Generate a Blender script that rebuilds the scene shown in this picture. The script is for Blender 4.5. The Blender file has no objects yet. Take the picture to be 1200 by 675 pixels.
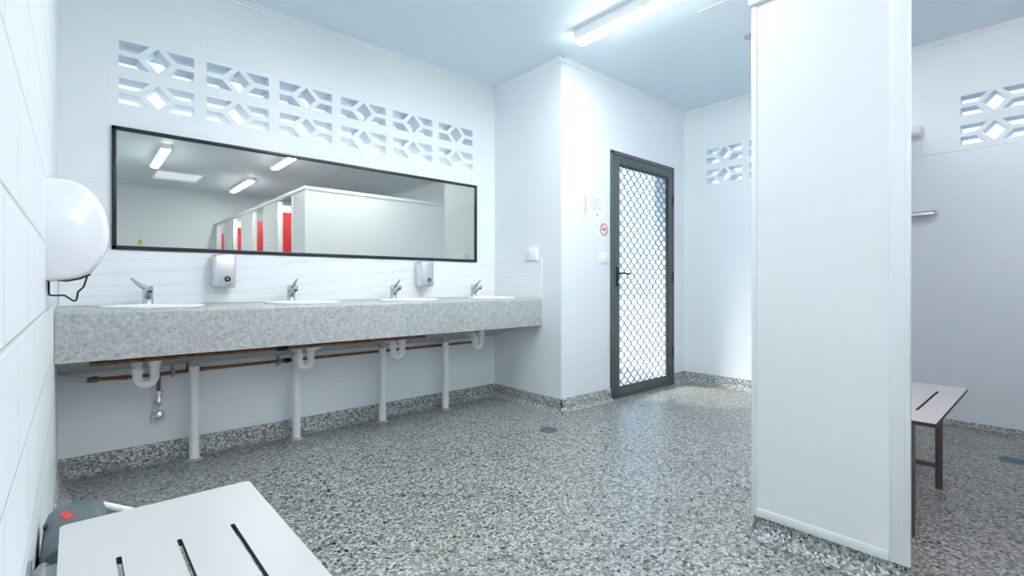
import bpy, bmesh, math, random
from mathutils import Vector, Matrix
random.seed(4)
S = 3.3            # metres per survey unit (camera to mirror wall)
ZF = 0.295         # eye height in survey units
PI = math.pi
scene = bpy.context.scene
C = scene.collection

def P(X, Y, Z): return Vector((X*S, Y*S, (Z+ZF)*S))
def zz(Z): return (Z+ZF)*S

# ------------------------------------------------------------------ materials
def new_mat(name):
    m = bpy.data.materials.new(name); m.use_nodes = True
    nt = m.node_tree
    return m, nt, nt.nodes['Principled BSDF']
def plain(name, col, rough=.5, metal=0., noise=0., nscale=30., bump=0., spec=None, coat=0.):
    m, nt, b = new_mat(name)
    b.inputs['Base Color'].default_value = (*col, 1)
    b.inputs['Roughness'].default_value = rough
    b.inputs['Metallic'].default_value = metal
    if spec is not None: b.inputs['Specular IOR Level'].default_value = spec
    if coat: b.inputs['Coat Weight'].default_value = coat
    tc = nt.nodes.new('ShaderNodeTexCoord')
    n = nt.nodes.new('ShaderNodeTexNoise'); n.inputs['Scale'].default_value = nscale
    n.inputs['Detail'].default_value = 4
    nt.links.new(tc.outputs['Object'], n.inputs['Vector'])
    if noise:
        r = nt.nodes.new('ShaderNodeValToRGB')
        r.color_ramp.elements[0].position = .3; r.color_ramp.elements[1].position = .7
        r.color_ramp.elements[0].color = (*[max(0, c*(1-noise)) for c in col], 1)
        r.color_ramp.elements[1].color = (*[min(1, c*(1+noise*.5)) for c in col], 1)
        nt.links.new(n.outputs['Fac'], r.inputs['Fac'])
        nt.links.new(r.outputs['Color'], b.inputs['Base Color'])
    if bump:
        bp = nt.nodes.new('ShaderNodeBump'); bp.inputs['Strength'].default_value = bump
        bp.inputs['Distance'].default_value = .002
        nt.links.new(n.outputs['Fac'], bp.inputs['Height'])
        nt.links.new(bp.outputs['Normal'], b.inputs['Normal'])
    return m

def block_wall(name, axis, u0, col=(.79, .835, .862), mort=.25, joint=.985, jw=.004):
    """painted blockwork: 400 x 200 courses, joints filled with paint"""
    m, nt, b = new_mat(name)
    N = nt.nodes.new; L = nt.links.new
    tc = N('ShaderNodeTexCoord'); sp = N('ShaderNodeSeparateXYZ'); L(tc.outputs['Object'], sp.inputs[0])
    ad = N('ShaderNodeMath'); ad.operation = 'SUBTRACT'; ad.inputs[1].default_value = u0
    L(sp.outputs[axis], ad.inputs[0])
    az = N('ShaderNodeMath'); az.operation = 'SUBTRACT'; az.inputs[1].default_value = .09
    L(sp.outputs['Z'], az.inputs[0])
    cb = N('ShaderNodeCombineXYZ'); L(ad.outputs[0], cb.inputs[0]); L(az.outputs[0], cb.inputs[1])
    br = N('ShaderNodeTexBrick'); L(cb.outputs[0], br.inputs['Vector'])
    br.inputs['Scale'].default_value = 1; br.inputs['Brick Width'].default_value = .3977
    br.inputs['Row Height'].default_value = .2; br.inputs['Mortar Size'].default_value = jw
    br.inputs['Mortar Smooth'].default_value = .6
    br.offset = .5
    br.inputs['Color1'].default_value = (*col, 1)
    br.inputs['Color2'].default_value = (*[c*.992 for c in col], 1)
    br.inputs['Mortar'].default_value = (*[c*joint for c in col], 1)
    L(br.outputs['Color'], b.inputs['Base Color'])
    n = N('ShaderNodeTexNoise'); n.inputs['Scale'].default_value = 120; n.inputs['Detail'].default_value = 3
    L(tc.outputs['Object'], n.inputs['Vector'])
    mx = N('ShaderNodeMath'); mx.operation = 'MULTIPLY_ADD'
    inv = N('ShaderNodeMath'); inv.operation = 'SUBTRACT'; inv.inputs[0].default_value = 1
    L(br.outputs['Fac'], inv.inputs[1])
    L(n.outputs['Fac'], mx.inputs[0]); mx.inputs[1].default_value = .12; L(inv.outputs[0], mx.inputs[2])
    bp = N('ShaderNodeBump'); bp.inputs['Strength'].default_value = mort; bp.inputs['Distance'].default_value = .004
    L(mx.outputs[0], bp.inputs['Height']); L(bp.outputs['Normal'], b.inputs['Normal'])
    b.inputs['Roughness'].default_value = .38
    return m

def terrazzo(name, scale, dark, rough, tint=(1, 1, 1), flecks=False):
    m, nt, b = new_mat(name)
    N = nt.nodes.new; L = nt.links.new
    tc = N('ShaderNodeTexCoord')
    # wobble the chips so they read as broken stone
    wn = N('ShaderNodeTexNoise'); wn.inputs['Scale'].default_value = scale*1.1; wn.inputs['Detail'].default_value = 2
    L(tc.outputs['Object'], wn.inputs['Vector'])
    wm = N('ShaderNodeVectorMath'); wm.operation = 'MULTIPLY_ADD'
    L(wn.outputs['Color'], wm.inputs[0]); wm.inputs[1].default_value = (.5/scale,)*3
    L(tc.outputs['Object'], wm.inputs[2])
    v = N('ShaderNodeTexVoronoi'); v.inputs['Scale'].default_value = scale; v.inputs['Randomness'].default_value = 1
    L(wm.outputs[0], v.inputs['Vector'])
    sp = N('ShaderNodeSeparateColor'); L(v.outputs['Color'], sp.inputs[0])
    r = N('ShaderNodeValToRGB'); r.color_ramp.interpolation = 'CONSTANT'
    e = r.color_ramp.elements
    cols = [(0, (.035, .037, .042)), (dark*.45, (.09, .095, .10)), (dark, (.20, .205, .205)), (dark+.2, (.33, .335, .33)),
            (dark+.38, (.52, .53, .53)), (min(.95, dark+.58), (.72, .73, .73)), (.97, (.30, .25, .20))]
    e[0].position = 0; e[0].color = (*cols[0][1], 1)
    e[1].position = cols[1][0]; e[1].color = (*cols[1][1], 1)
    for p_, c_ in cols[2:]:
        k = e.new(p_); k.color = (*c_, 1)
    L(sp.outputs[0], r.inputs['Fac'])
    # cement between the chips
    d = N('ShaderNodeTexVoronoi'); d.feature = 'DISTANCE_TO_EDGE'; d.inputs['Scale'].default_value = scale
    L(wm.outputs[0], d.inputs['Vector'])
    lt = N('ShaderNodeMath'); lt.operation = 'LESS_THAN'; lt.inputs[1].default_value = .07
    L(d.outputs['Distance'], lt.inputs[0])
    mix = N('ShaderNodeMix'); mix.data_type = 'RGBA'
    L(lt.outputs[0], mix.inputs['Factor']); L(r.outputs['Color'], mix.inputs[6])
    mix.inputs[7].default_value = (.33, .335, .325, 1)
    last = mix.outputs[2]
    if flecks:      # sparse larger black stones
        v2 = N('ShaderNodeTexVoronoi'); v2.inputs['Scale'].default_value = scale*.75; L(wm.outputs[0], v2.inputs['Vector'])
        s2 = N('ShaderNodeSeparateColor'); L(v2.outputs['Color'], s2.inputs[0])
        l2 = N('ShaderNodeMath'); l2.operation = 'LESS_THAN'; l2.inputs[1].default_value = .04; L(s2.outputs[1], l2.inputs[0])
        m2 = N('ShaderNodeMix'); m2.data_type = 'RGBA'; L(l2.outputs[0], m2.inputs['Factor']); L(last, m2.inputs[6])
        m2.inputs[7].default_value = (.018, .02, .024, 1); last = m2.outputs[2]
    # slow stains
    sn = N('ShaderNodeTexNoise'); sn.inputs['Scale'].default_value = 2.2; sn.inputs['Detail'].default_value = 5
    L(tc.outputs['Object'], sn.inputs['Vector'])
    sr = N('ShaderNodeValToRGB'); sr.color_ramp.elements[0].position = .35; sr.color_ramp.elements[1].position = .7
    sr.color_ramp.elements[0].color = (.90*tint[0], .89*tint[1], .86*tint[2], 1)
    sr.color_ramp.elements[1].color = (*tint, 1)
    L(sn.outputs['Fac'], sr.inputs['Fac'])
    mu = N('ShaderNodeMix'); mu.data_type = 'RGBA'; mu.blend_type = 'MULTIPLY'; mu.inputs['Factor'].default_value = 1
    L(last, mu.inputs[6]); L(sr.outputs['Color'], mu.inputs[7])
    L(mu.outputs[2], b.inputs['Base Color'])
    b.inputs['Roughness'].default_value = rough
    return m

M = {}
M['wallx'] = block_wall('painted_blockwork_x', 'X', .138)
M['wally'] = block_wall('painted_blockwork_y', 'Y', .28, mort=.25)
M['wallleft'] = block_wall('painted_blockwork_left', 'Y', .28, mort=.6, joint=.88, jw=.0065)
M['wallleft'].node_tree.nodes['Principled BSDF'].inputs['Roughness'].default_value = .55
M['ceil'] = plain('ceiling_sheet', (.74, .84, .90), .6, noise=.015, nscale=3)
M['white'] = plain('white_paint', (.82, .85, .865), .35, noise=.01, nscale=8)
M['cornice'] = plain('cornice_paint', (.80, .84, .86), .45, noise=.01, nscale=8)
M['laminate'] = plain('white_laminate', (.82, .84, .855), .32, noise=.01, nscale=4)
M['rail'] = plain('powder_white_aluminium', (.82, .85, .87), .28, noise=.01, nscale=20)
M['block'] = plain('breeze_block_paint', (.80, .84, .86), .5, noise=.02, nscale=40, bump=.15)
M['lining'] = plain('shower_lining', (.78, .85, .90), .3, noise=.01, nscale=3)
M['floor'] = terrazzo('terrazzo_floor', 108, .17, .34, (.76, .765, .75), True)
M['cove'] = terrazzo('terrazzo_cove', 122, .22, .45, (1.05, 1.06, 1.08))
M['mirror'] = plain('mirror_silver', (.66, .67, .62), .0, 1.)
M['black'] = plain('black_frame', (.012, .014, .02), .3, noise=.1)
M['chrome'] = plain('chrome', (.62, .65, .68), .12, 1., noise=.05, nscale=20)
M['steel'] = plain('brushed_steel', (.78, .80, .82), .30, 1., noise=.06, nscale=60)
M['copper'] = plain('old_copper', (.32, .13, .065), .38, .85, noise=.35, nscale=25)
M['brass'] = plain('dull_brass', (.28, .19, .08), .4, .9, noise=.3, nscale=40)
M['pvc'] = plain('white_pvc', (.86, .87, .875), .35, noise=.02, nscale=20)
M['poly'] = plain('grey_poly_hose', (.62, .66, .70), .4, noise=.05, nscale=40)
M['post'] = plain('post_enamel', (.84, .86, .875), .3, noise=.02, nscale=15)
M['lag'] = plain('black_lagging', (.02, .02, .022), .7, noise=.2, nscale=60)
M['porcelain'] = plain('white_porcelain', (.85, .86, .86), .12, noise=.01)
M['lamp_body'] = plain('lamp_tray_white', (.85, .87, .88), .4, noise=.01)
M['charcoal'] = plain('charcoal_powdercoat', (.085, .105, .105), .42, noise=.06, nscale=120)
M['charcoal2'] = plain('charcoal_bead', (.02, .025, .028), .5, noise=.1)
M['red'] = plain('red_laminate', (.72, .02, .03), .35, noise=.03)
M['redmark'] = plain('red_print', (.75, .04, .03), .4, noise=.05)
M['paper'] = plain('notice_paper', (.86, .88, .90), .6, noise=.01)
M['ink'] = plain('grey_ink', (.42, .47, .52), .7, noise=.05)
M['inkblack'] = plain('black_ink', (.03, .03, .035), .6, noise=.05)
M['plastic'] = plain('white_plastic', (.84, .86, .89), .18, noise=.01)
M['wire'] = plain('black_wire', (.015, .015, .018), .4, noise=.1)
M['seat'] = plain('bench_white_laminate', (.56, .565, .56), .38, noise=.012, nscale=5)
M['core'] = plain('bench_dark_core', (.045, .05, .06), .5, noise=.1)
M['leg'] = plain('bench_leg_metal', (.17, .15, .135), .4, .5, noise=.1, nscale=30)
M['hinge'] = plain('hinge_grey', (.30, .33, .36), .4, .5, noise=.1)
M['vac'] = plain('slate_grey_plastic', (.115, .145, .17), .45, noise=.06, nscale=20)
M['vacdark'] = plain('dark_plastic', (.015, .015, .017), .5, noise=.1)
M['vacpale'] = plain('pale_grey_plastic', (.50, .56, .60), .35, noise=.03)
M['drain'] = plain('drain_grate_grey', (.16, .21, .25), .45, .3, noise=.15, nscale=60)
M['yellow'] = plain('yellow_plastic', (.75, .55, .03), .5, noise=.05)
M['skyglass'] = plain('skylight_prismatic', (.75, .84, .95), .4, noise=.02)
M['concrete_out'] = plain('outside_concrete', (.55, .56, .56), .8, noise=.12, nscale=4)
M['asphalt'] = plain('outside_asphalt', (.05, .055, .06), .9, noise=.2, nscale=8)  # unseen ground, made dark to cut light bounced into the breeze blocks
M['disk'] = plain('ceiling_fitting_grey', (.46, .54, .57), .6, noise=.02)
M['roof'] = plain('roof_sheet', (.55, .60, .64), .6, noise=.03)
# speckled composite stone of the basin bench
def stone():
    m, nt, b = new_mat('speckled_stone')
    N = nt.nodes.new; L = nt.links.new
    tc = N('ShaderNodeTexCoord')
    n1 = N('ShaderNodeTexNoise'); n1.inputs['Scale'].default_value = 55; n1.inputs['Detail'].default_value = 6
    n1.inputs['Roughness'].default_value = .7
    L(tc.outputs['Object'], n1.inputs['Vector'])
    r = N('ShaderNodeValToRGB')
    r.color_ramp.elements[0].position = .32; r.color_ramp.elements[0].color = (.30, .325, .325, 1)
    r.color_ramp.elements[1].position = .66; r.color_ramp.elements[1].color = (.52, .54, .53, 1)
    L(n1.outputs['Fac'], r.inputs['Fac'])
    v = N('ShaderNodeTexVoronoi'); v.inputs['Scale'].default_value = 130
    L(tc.outputs['Object'], v.inputs['Vector'])
    sp = N('ShaderNodeSeparateColor'); L(v.outputs['Color'], sp.inputs[0])
    r2 = N('ShaderNodeValToRGB'); r2.color_ramp.interpolation = 'CONSTANT'
    r2.color_ramp.elements[0].color = (.80, .80, .78, 1); r2.color_ramp.elements[1].position = .1
    r2.color_ramp.elements[1].color = (1, 1, 1, 1)
    k = r2.color_ramp.elements.new(.86); k.color = (1.12, 1.12, 1.1, 1)
    L(sp.outputs[0], r2.inputs['Fac'])
    mu = N('ShaderNodeMix'); mu.data_type = 'RGBA'; mu.blend_type = 'MULTIPLY'; mu.inputs['Factor'].default_value = 1
    L(r.outputs['Color'], mu.inputs[6]); L(r2.outputs['Color'], mu.inputs[7])
    L(mu.outputs[2], b.inputs['Base Color'])
    b.inputs['Roughness'].default_value = .4
    return m
M['stone'] = stone()
def marble():
    m, nt, b = new_mat('veined_splashback')
    N = nt.nodes.new; L = nt.links.new
    tc = N('ShaderNodeTexCoord')
    mp = N('ShaderNodeMapping'); mp.inputs['Rotation'].default_value = (0, .45, .2); mp.inputs['Scale'].default_value = (.8, .8, 5.5)
    L(tc.outputs['Object'], mp.inputs[0])
    w = N('ShaderNodeTexWave'); w.wave_type = 'BANDS'; w.bands_direction = 'Z'; w.inputs['Scale'].default_value = 1.0
    w.inputs['Distortion'].default_value = 9; w.inputs['Detail'].default_value = 4; w.inputs['Detail Scale'].default_value = 1.2
    L(mp.outputs[0], w.inputs['Vector'])
    r = N('ShaderNodeValToRGB')
    r.color_ramp.elements[0].position = 0; r.color_ramp.elements[0].color = (.775, .805, .825, 1)
    r.color_ramp.elements[1].position = .12; r.color_ramp.elements[1].color = (.84, .86, .88, 1)
    L(w.outputs['Color'], r.inputs['Fac']); L(r.outputs['Color'], b.inputs['Base Color'])
    b.inputs['Roughness'].default_value = .22
    return m
M['marble'] = marble()
def emit(name, col, st):
    m, nt, b = new_mat(name)
    b.inputs['Base Color'].default_value = (.9, .9, .9, 1)
    b.inputs['Emission Color'].default_value = (*col, 1)
    b.inputs['Emission Strength'].default_value = st
    return m
LAMP = 19.0
M['diffuser'] = emit('lamp_diffuser_lit', (.945, .985, 1.0), LAMP)

# ------------------------------------------------------------------ mesh builder
class MB:
    def __init__(self): self.bm = bmesh.new()
    def _merge(self, b2, mi=0):
        vm = {v: self.bm.verts.new(v.co) for v in b2.verts}
        for f in b2.faces:
            try:
                nf = self.bm.faces.new([vm[v] for v in f.verts]); nf.material_index = mi if mi else f.material_index
            except ValueError: pass
        b2.free(); return self
    def box(self, a, b, bev=0., seg=2, mi=0, rot=None):
        a = Vector(a); b = Vector(b)
        lo = Vector((min(a.x, b.x), min(a.y, b.y), min(a.z, b.z))); hi = Vector((max(a.x, b.x), max(a.y, b.y), max(a.z, b.z)))
        b2 = bmesh.new(); bmesh.ops.create_cube(b2, size=1)
        c = (lo+hi)/2; d = hi-lo
        for v in b2.verts: v.co = Vector((v.co.x*d.x, v.co.y*d.y, v.co.z*d.z))
        if bev: bmesh.ops.bevel(b2, geom=b2.edges[:], offset=min(bev, min(d)*.49), segments=seg, affect='EDGES', profile=.5)
        if rot is not None:
            for v in b2.verts: v.co = rot @ v.co
        for v in b2.verts: v.co += c
        return self._merge(b2, mi)
    def tube(self, pts, r, seg=12, cap=True, mi=0):
        pts = [Vector(p) for p in pts]
        rs = r if isinstance(r, (list, tuple)) else [r]*len(pts)
        b2 = bmesh.new(); rings = []; n = None
        for i, p in enumerate(pts):
            t = (pts[min(i+1, len(pts)-1)] - pts[max(i-1, 0)]).normalized()
            if n is None:
                n = t.orthogonal().normalized()
            else:
                n = (n - t*n.dot(t)).normalized()
            bb = t.cross(n)
            rings.append([b2.verts.new(p + (n*math.cos(2*PI*k/seg) + bb*math.sin(2*PI*k/seg))*rs[i]) for k in range(seg)])
        for i in range(len(rings)-1):
            for k in range(seg):
                b2.faces.new([rings[i][k], rings[i][(k+1) % seg], rings[i+1][(k+1) % seg], rings[i+1][k]])
        if cap:
            b2.faces.new(rings[0][::-1]); b2.faces.new(rings[-1])
        return self._merge(b2, mi)
    def lathe(self, prof, seg=32, M4=None, sx=1., sy=1., mi=0):
        """prof: (r, z) pairs"""
        b2 = bmesh.new(); rings = []
        for r, z in prof:
            if r < 1e-6: rings.append([b2.verts.new((0, 0, z))])
            else: rings.append([b2.verts.new((r*sx*math.cos(2*PI*k/seg), r*sy*math.sin(2*PI*k/seg), z)) for k in range(seg)])
        for A, B in zip(rings, rings[1:]):
            for k in range(seg):
                k2 = (k+1) % seg
                vs = [A[k % len(A)], A[k2 % len(A)], B[k2 % len(B)], B[k % len(B)]]
                vs = list(dict.fromkeys(vs))
                if len(vs) > 2: b2.faces.new(vs)
        if M4 is not None: bmesh.ops.transform(b2, matrix=M4, verts=b2.verts)
        return self._merge(b2, mi)
    def prism(self, poly, f0, f1, mi=0, bev=0.):
        """poly of 2-D points; f0/f1 map a 2-D point to the two end positions"""
        b2 = bmesh.new()
        A = [b2.verts.new(f0(*p)) for p in poly]; B = [b2.verts.new(f1(*p)) for p in poly]
        n = len(poly)
        b2.faces.new(A[::-1]); b2.faces.new(B)
        for i in range(n): b2.faces.new([A[i], A[(i+1) % n], B[(i+1) % n], B[i]])
        bmesh.ops.recalc_face_normals(b2, faces=b2.faces)
        if bev:
            ed = [e for e in b2.edges if e.is_manifold and e.calc_face_angle(0) > .6]
            bmesh.ops.bevel(b2, geom=ed, offset=bev, segments=2, affect='EDGES', profile=.5)
        return self._merge(b2, mi)
    def sheet(self, outer, holes, f0, f1, mi=0):
        """flat plate with holes, extruded from f0 to f1"""
        b2 = bmesh.new(); loops = []
        for lp in [outer]+holes:
            vs = [b2.verts.new(f0(*p)) for p in lp]; loops.append((vs, lp))
            for i in range(len(vs)): b2.edges.new((vs[i], vs[(i+1) % len(vs)]))
        bmesh.ops.triangle_fill(b2, use_beauty=True, use_dissolve=False, edges=b2.edges[:])
        base = b2.faces[:]
        top = {}
        for vs, lp in loops:
            for v, p in zip(vs, lp): top[v] = b2.verts.new(f1(*p))
        for f in base: b2.faces.new([top[v] for v in f.verts][::-1])
        for vs, lp in loops:
            for i in range(len(vs)):
                a, c = vs[i], vs[(i+1) % len(vs)]
                f = b2.faces.new([a, c, top[c], top[a]]); f.material_index = 1
        bmesh.ops.recalc_face_normals(b2, faces=b2.faces)
        return self._merge(b2, mi)
    def build(self, name, mat, parent=None, angle=38, sharp=False):
        me = bpy.data.meshes.new(name)
        bmesh.ops.recalc_face_normals(self.bm, faces=self.bm.faces)
        off = Vector((0, 0, 0)); q = parent
        while q is not None: off += q.location; q = q.parent
        for v in self.bm.verts: v.co -= off
        self.bm.to_mesh(me); self.bm.free()
        mats = mat if isinstance(mat, (list, tuple)) else [mat]
        for mm in mats: me.materials.append(M[mm])
        if not sharp:
            me.shade_smooth(); me.set_sharp_from_angle(angle=math.radians(angle))
        o = bpy.data.objects.new(name, me); C.objects.link(o)
        if parent is not None: o.parent = parent
        return o

def tag(o, label, cat, group=None):
    o['label'] = label; o['category'] = cat
    if group: o['group'] = group
    return o
def struct(o, label=None, cat=None):
    o['kind'] = 'structure'
    o['label'] = label or o.name.replace('_', ' '); o['category'] = cat or o.name.split('_')[0]
    return o
def thing(name, loc, label, cat, group=None):
    o = bpy.data.objects.new(name, None); C.objects.link(o); o.location = loc
    o.empty_display_size = .1
    return tag(o, label, cat, group)
def dup(root, loc, label, group=None):
    r = root.copy(); C.objects.link(r); r.location = loc; r['label'] = label
    if group: r['group'] = group
    for ch in list(root.children):
        c = ch.copy(); C.objects.link(c); c.parent = r
        for g in list(ch.children):
            d = g.copy(); C.objects.link(d); d.parent = c
    return r

def bendpath(ps, r=.006, n=5):
    ps = [Vector(p) for p in ps]; out = [ps[0]]
    for a, b, c in zip(ps, ps[1:], ps[2:]):
        d1 = (a-b).normalized(); d2 = (c-b).normalized(); rr = r*S
        p1 = b+d1*rr; p2 = b+d2*rr
        for k in range(n+1):
            s = k/n; out.append(p1*(1-s)**2 + b*2*s*(1-s) + p2*s*s)
    out.append(ps[-1]); return out
# ------------------------------------------------------------------ survey numbers
XL, XRET, XR = -.0201, .8285, 1.3766
YM, YD, YB = 1.0, .7614, -1.25
ZC = .5156
WT = .0576
PITCH = .1205
BX0, BZ0, BZ1 = .0418, .278, .399
BH = (BZ1-BZ0)/2
RA = .7005      # first breeze block edge on right wall near the door
RB = .151       # and in the shower
DX0, DX1, DZ0, DZ1 = 1.0099, 1.3095, -.2936, .3382

def wall(name, mat, axis, u0, u1, z0, z1, w0, w1, holes, label):
    """axis 'x': runs along X between planes Y=w0,w1; axis 'y': runs along Y."""
    us = sorted({u0, u1, *[h[0] for h in holes], *[h[1] for h in holes]})
    mb = MB()
    for a, b in zip(us, us[1:]):
        segs = [(z0, z1)]
        for h in holes:
            if h[0] <= a+1e-9 and h[1] >= b-1e-9:
                ns = []
                for s in segs:
                    if h[3] <= s[0] or h[2] >= s[1]: ns.append(s); continue
                    if h[2] > s[0]: ns.append((s[0], h[2]))
                    if h[3] < s[1]: ns.append((h[3], s[1]))
                segs = ns
        for s in segs:
            if axis == 'x': mb.box(P(a, w0, s[0]), P(b, w1, s[1]))
            else: mb.box(P(w0, a, s[0]), P(w1, b, s[1]))
    return struct(mb.build(name, mat, sharp=True), label, 'wall')

ZB = -ZF - .01
wall('wall_back', 'wallx', 'x', XL-WT, XRET+WT, ZB, ZC, YM, YM+WT, [(BX0, BX0+6*PITCH, BZ0, BZ1)], 'white painted block wall behind the basins and mirror')
wall('wall_return', 'wally', 'y', YD+WT, YM, ZB, ZC, XRET, XRET+WT, [], 'short white block return wall at the right end of the basins')
wall('wall_door', 'wallx', 'x', XRET, XR+WT, ZB, ZC, YD, YD+WT, [(DX0+.004, DX1-.004, ZB, DZ1-.004)], 'white block wall holding the grey screen door')
wall('wall_right', 'wally', 'y', YB-WT, YD, ZB, ZC, XR, XR+WT, [(RA-3*PITCH, RA, BZ0, BZ1), (RB-2*PITCH, RB, BZ0, BZ1)], 'white block wall on the far right with breeze blocks')
wall('wall_left', 'wallleft', 'y', YB-WT, YM, ZB, ZC, XL-WT, XL, [], 'white block wall running close along the left edge')
wall('wall_rear', 'wallx', 'x', XL, XR, ZB, ZC, YB-WT, YB, [], 'plain block wall at the far end, seen in the mirror')
# ceiling with the skylight opening
SKX0, SKX1, SKY0, SKY1 = .277, .459, -.94, -.735
mb = MB()
xs = [XL-.25, SKX0, SKX1, XR+.25]; ys = [YB-.25, SKY0, SKY1, YM+.22]
for i in range(3):
    for j in range(3):
        if i == 1 and j == 1: continue
        mb.box(P(xs[i], ys[j], ZC), P(xs[i+1], ys[j+1], ZC+.02))
struct(mb.build('ceiling', 'ceil', sharp=True), 'flat pale blue-grey sheeted ceiling', 'ceiling')
mb = MB(); mb.box(P(XL-WT, YB-WT, -ZF), P(XR+WT, YM+WT, -ZF-.02))
struct(mb.build('floor', 'floor', sharp=True), 'speckled grey terrazzo floor', 'floor')
mb = MB(); mb.box(P(-6, -6, -ZF-.02), P(9, 9, -ZF-.03))
struct(mb.build('ground_outside', 'asphalt', sharp=True), 'unseen ground outside around the building, kept dark to cut bounce', 'ground')
mb = MB(); mb.box(P(XRET+WT, YD+WT, -ZF-.02), P(9, 9, -ZF-.012))
struct(mb.build('path_outside', 'concrete_out', sharp=True), 'pale concrete apron outside the screen door', 'ground')

mb = MB(); mb.box(P(XL-.2, YM+WT, .470), P(XR+.2, YM+.27, .478)); mb.box(P(XL-.2, YM+.27, .465), P(XR+.2, YM+.276, ZC+.02))
struct(mb.build('roof_eave', 'roof', sharp=True), 'eave soffit outside above the breeze blocks', 'roof')
# coved terrazzo skirtings
def cove(name, a, b, nrm, label, h=.0305, r=.012, t=.0035):
    """runs from a to b (survey X,Y) along a wall, nrm points into the room"""
    a = Vector(a); b = Vector(b); n = Vector(nrm)
    prof = [(0, 0), (0, h), (t*.6, h), (t, h-t*.5)]
    for k in range(7):
        an = PI - k/6*PI/2
        prof.append((t+r + r*math.cos(an), r - r*math.sin(an) + .0004))
    prof.append((t+r, 0))
    mb = MB()
    mb.prism(prof, lambda o, z: P(a.x+n.x*o, a.y+n.y*o, -ZF+z), lambda o, z: P(b.x+n.x*o, b.y+n.y*o, -ZF+z))
    return struct(mb.build(name, 'cove', angle=50), label, 'baseboard')
cove('baseboard_back', (XL, YM), (XRET, YM), (0, -1), 'coved terrazzo skirting under the basins')
cove('baseboard_return', (XRET, YD-.0035), (XRET, YM), (-1, 0), 'coved terrazzo skirting on the short return wall')
cove('baseboard_door_left', (XRET-.0035, YD), (DX0, YD), (0, -1), 'coved terrazzo skirting left of the screen door')
cove('baseboard_door_right', (DX1, YD), (XR, YD), (0, -1), 'coved terrazzo skirting right of the screen door')
cove('baseboard_right', (XR, .2435), (XR, YD), (-1, 0), 'coved terrazzo skirting on the far right wall')
cove('baseboard_shower', (XR, YB), (XR, .2435), (-1, 0), 'low coved terrazzo skirting in the shower', h=.009, r=.008)
cove('baseboard_left', (XL, YB), (XL, YM), (1, 0), 'coved terrazzo skirting on the left wall')
cove('baseboard_rear', (XL, YB), (XR, YB), (0, 1), 'coved terrazzo skirting on the far end wall')

# cornice strips
def cornice(n, a, b, nrm, label):
    a = Vector(a); b = Vector(b); nv = Vector(nrm); w = .0085
    prof = [(0, 0), (w, 0), (w, -w*.35), (w*.55, -w*.55), (w*.35, -w), (0, -w)]
    mb = MB()
    mb.prism(prof, lambda o, z: P(a.x+nv.x*o, a.y+nv.y*o, ZC+z), lambda o, z: P(b.x+nv.x*o, b.y+nv.y*o, ZC+z))
    struct(mb.build('trim_%d' % n, 'cornice', sharp=True), label, 'trim')
cornice(1, (XL, YM), (XRET, YM), (0, -1), 'white cornice strip above the basin wall')
cornice(2, (XRET, YD-.0085), (XRET, YM), (-1, 0), 'white cornice strip on the short return wall')
cornice(3, (XRET-.0085, YD), (XR, YD), (0, -1), 'white cornice strip above the screen door')
cornice(4, (XR, YB), (XR, YD), (-1, 0), 'white cornice strip on the far right wall')
cornice(5, (XL, YB), (XL, YM), (1, 0), 'white cornice strip on the left wall')
cornice(6, (XL, YB), (XR, YB), (0, 1), 'white cornice strip on the far end wall')
mb = MB(); mb.box(P(.882, -1.2, ZC-.0012), P(.8865, .46, ZC+.001), bev=.002)
struct(mb.build('trim_7', 'cornice'), 'thin white joint strip along the ceiling', 'trim')

# ------------------------------------------------------------------ breeze blocks
def breeze(name, f0, f1):
    """f0/f1 map (u, v) in metres from the block centre"""
    hw, hh = PITCH*S/2, BH*S/2
    L_, T_, b_, = .168, .067, .014
    def rx(z): return .1*(1-abs(z)/.105)
    holes = []
    for sx in (-1, 1):
        for sz in (-1, 1):
            h = [(sx*L_, sz*T_), (sx*rx(T_), sz*T_), (sx*rx(b_), sz*b_), (sx*L_, sz*b_)]
            holes.append(h)
    holes.append([(0, .066), (.06, 0), (0, -.066), (-.06, 0)])
    mb = MB(); mb.sheet([(-hw, -hh), (hw, -hh), (hw, hh), (-hw, hh)], holes, f0, f1)
    return mb
BD = .12
ordn = ['leftmost', 'second from left', 'third from left', 'fourth from left', 'fifth from left', 'rightmost']
proto = None
for row in range(2):
    for k in range(6):
        c = P(BX0+(k+.5)*PITCH, YM, BZ1-(row+.5)*BH)
        lab = 'patterned white breeze block above the mirror, %s in the %s row' % (ordn[k], ['upper', 'lower'][row])
        if proto is None:
            proto = breeze('breeze_block', lambda u, v: Vector((u, 0, v)), lambda u, v: Vector((u, BD, v))).build('breeze_block', ['block', 'block'], sharp=True)
            o = proto
        else:
            o = proto.copy(); C.objects.link(o)
        o.location = c; tag(o, lab, 'breeze block', 'breeze blocks above the mirror')
proto2 = None
specs = [(RA-.5*PITCH, 0, 'patterned breeze block on far wall right of the door, upper left one', 'breeze blocks beside the door'),
         (RA-.5*PITCH, 1, 'patterned breeze block on far wall right of the door, lower left one', 'breeze blocks beside the door'),
         (RA-1.5*PITCH, 0, 'breeze block right of the door, upper row, cut off by the partition panel', 'breeze blocks beside the door'),
         (RA-1.5*PITCH, 1, 'breeze block right of the door, lower row, cut off by the partition panel', 'breeze blocks beside the door'),
         (RB-.5*PITCH, 0, 'upper breeze block over the shower lining at the right edge', 'breeze blocks over the shower'),
         (RB-.5*PITCH, 1, 'lower breeze block over the shower lining at the right edge', 'breeze blocks over the shower')]
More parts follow.
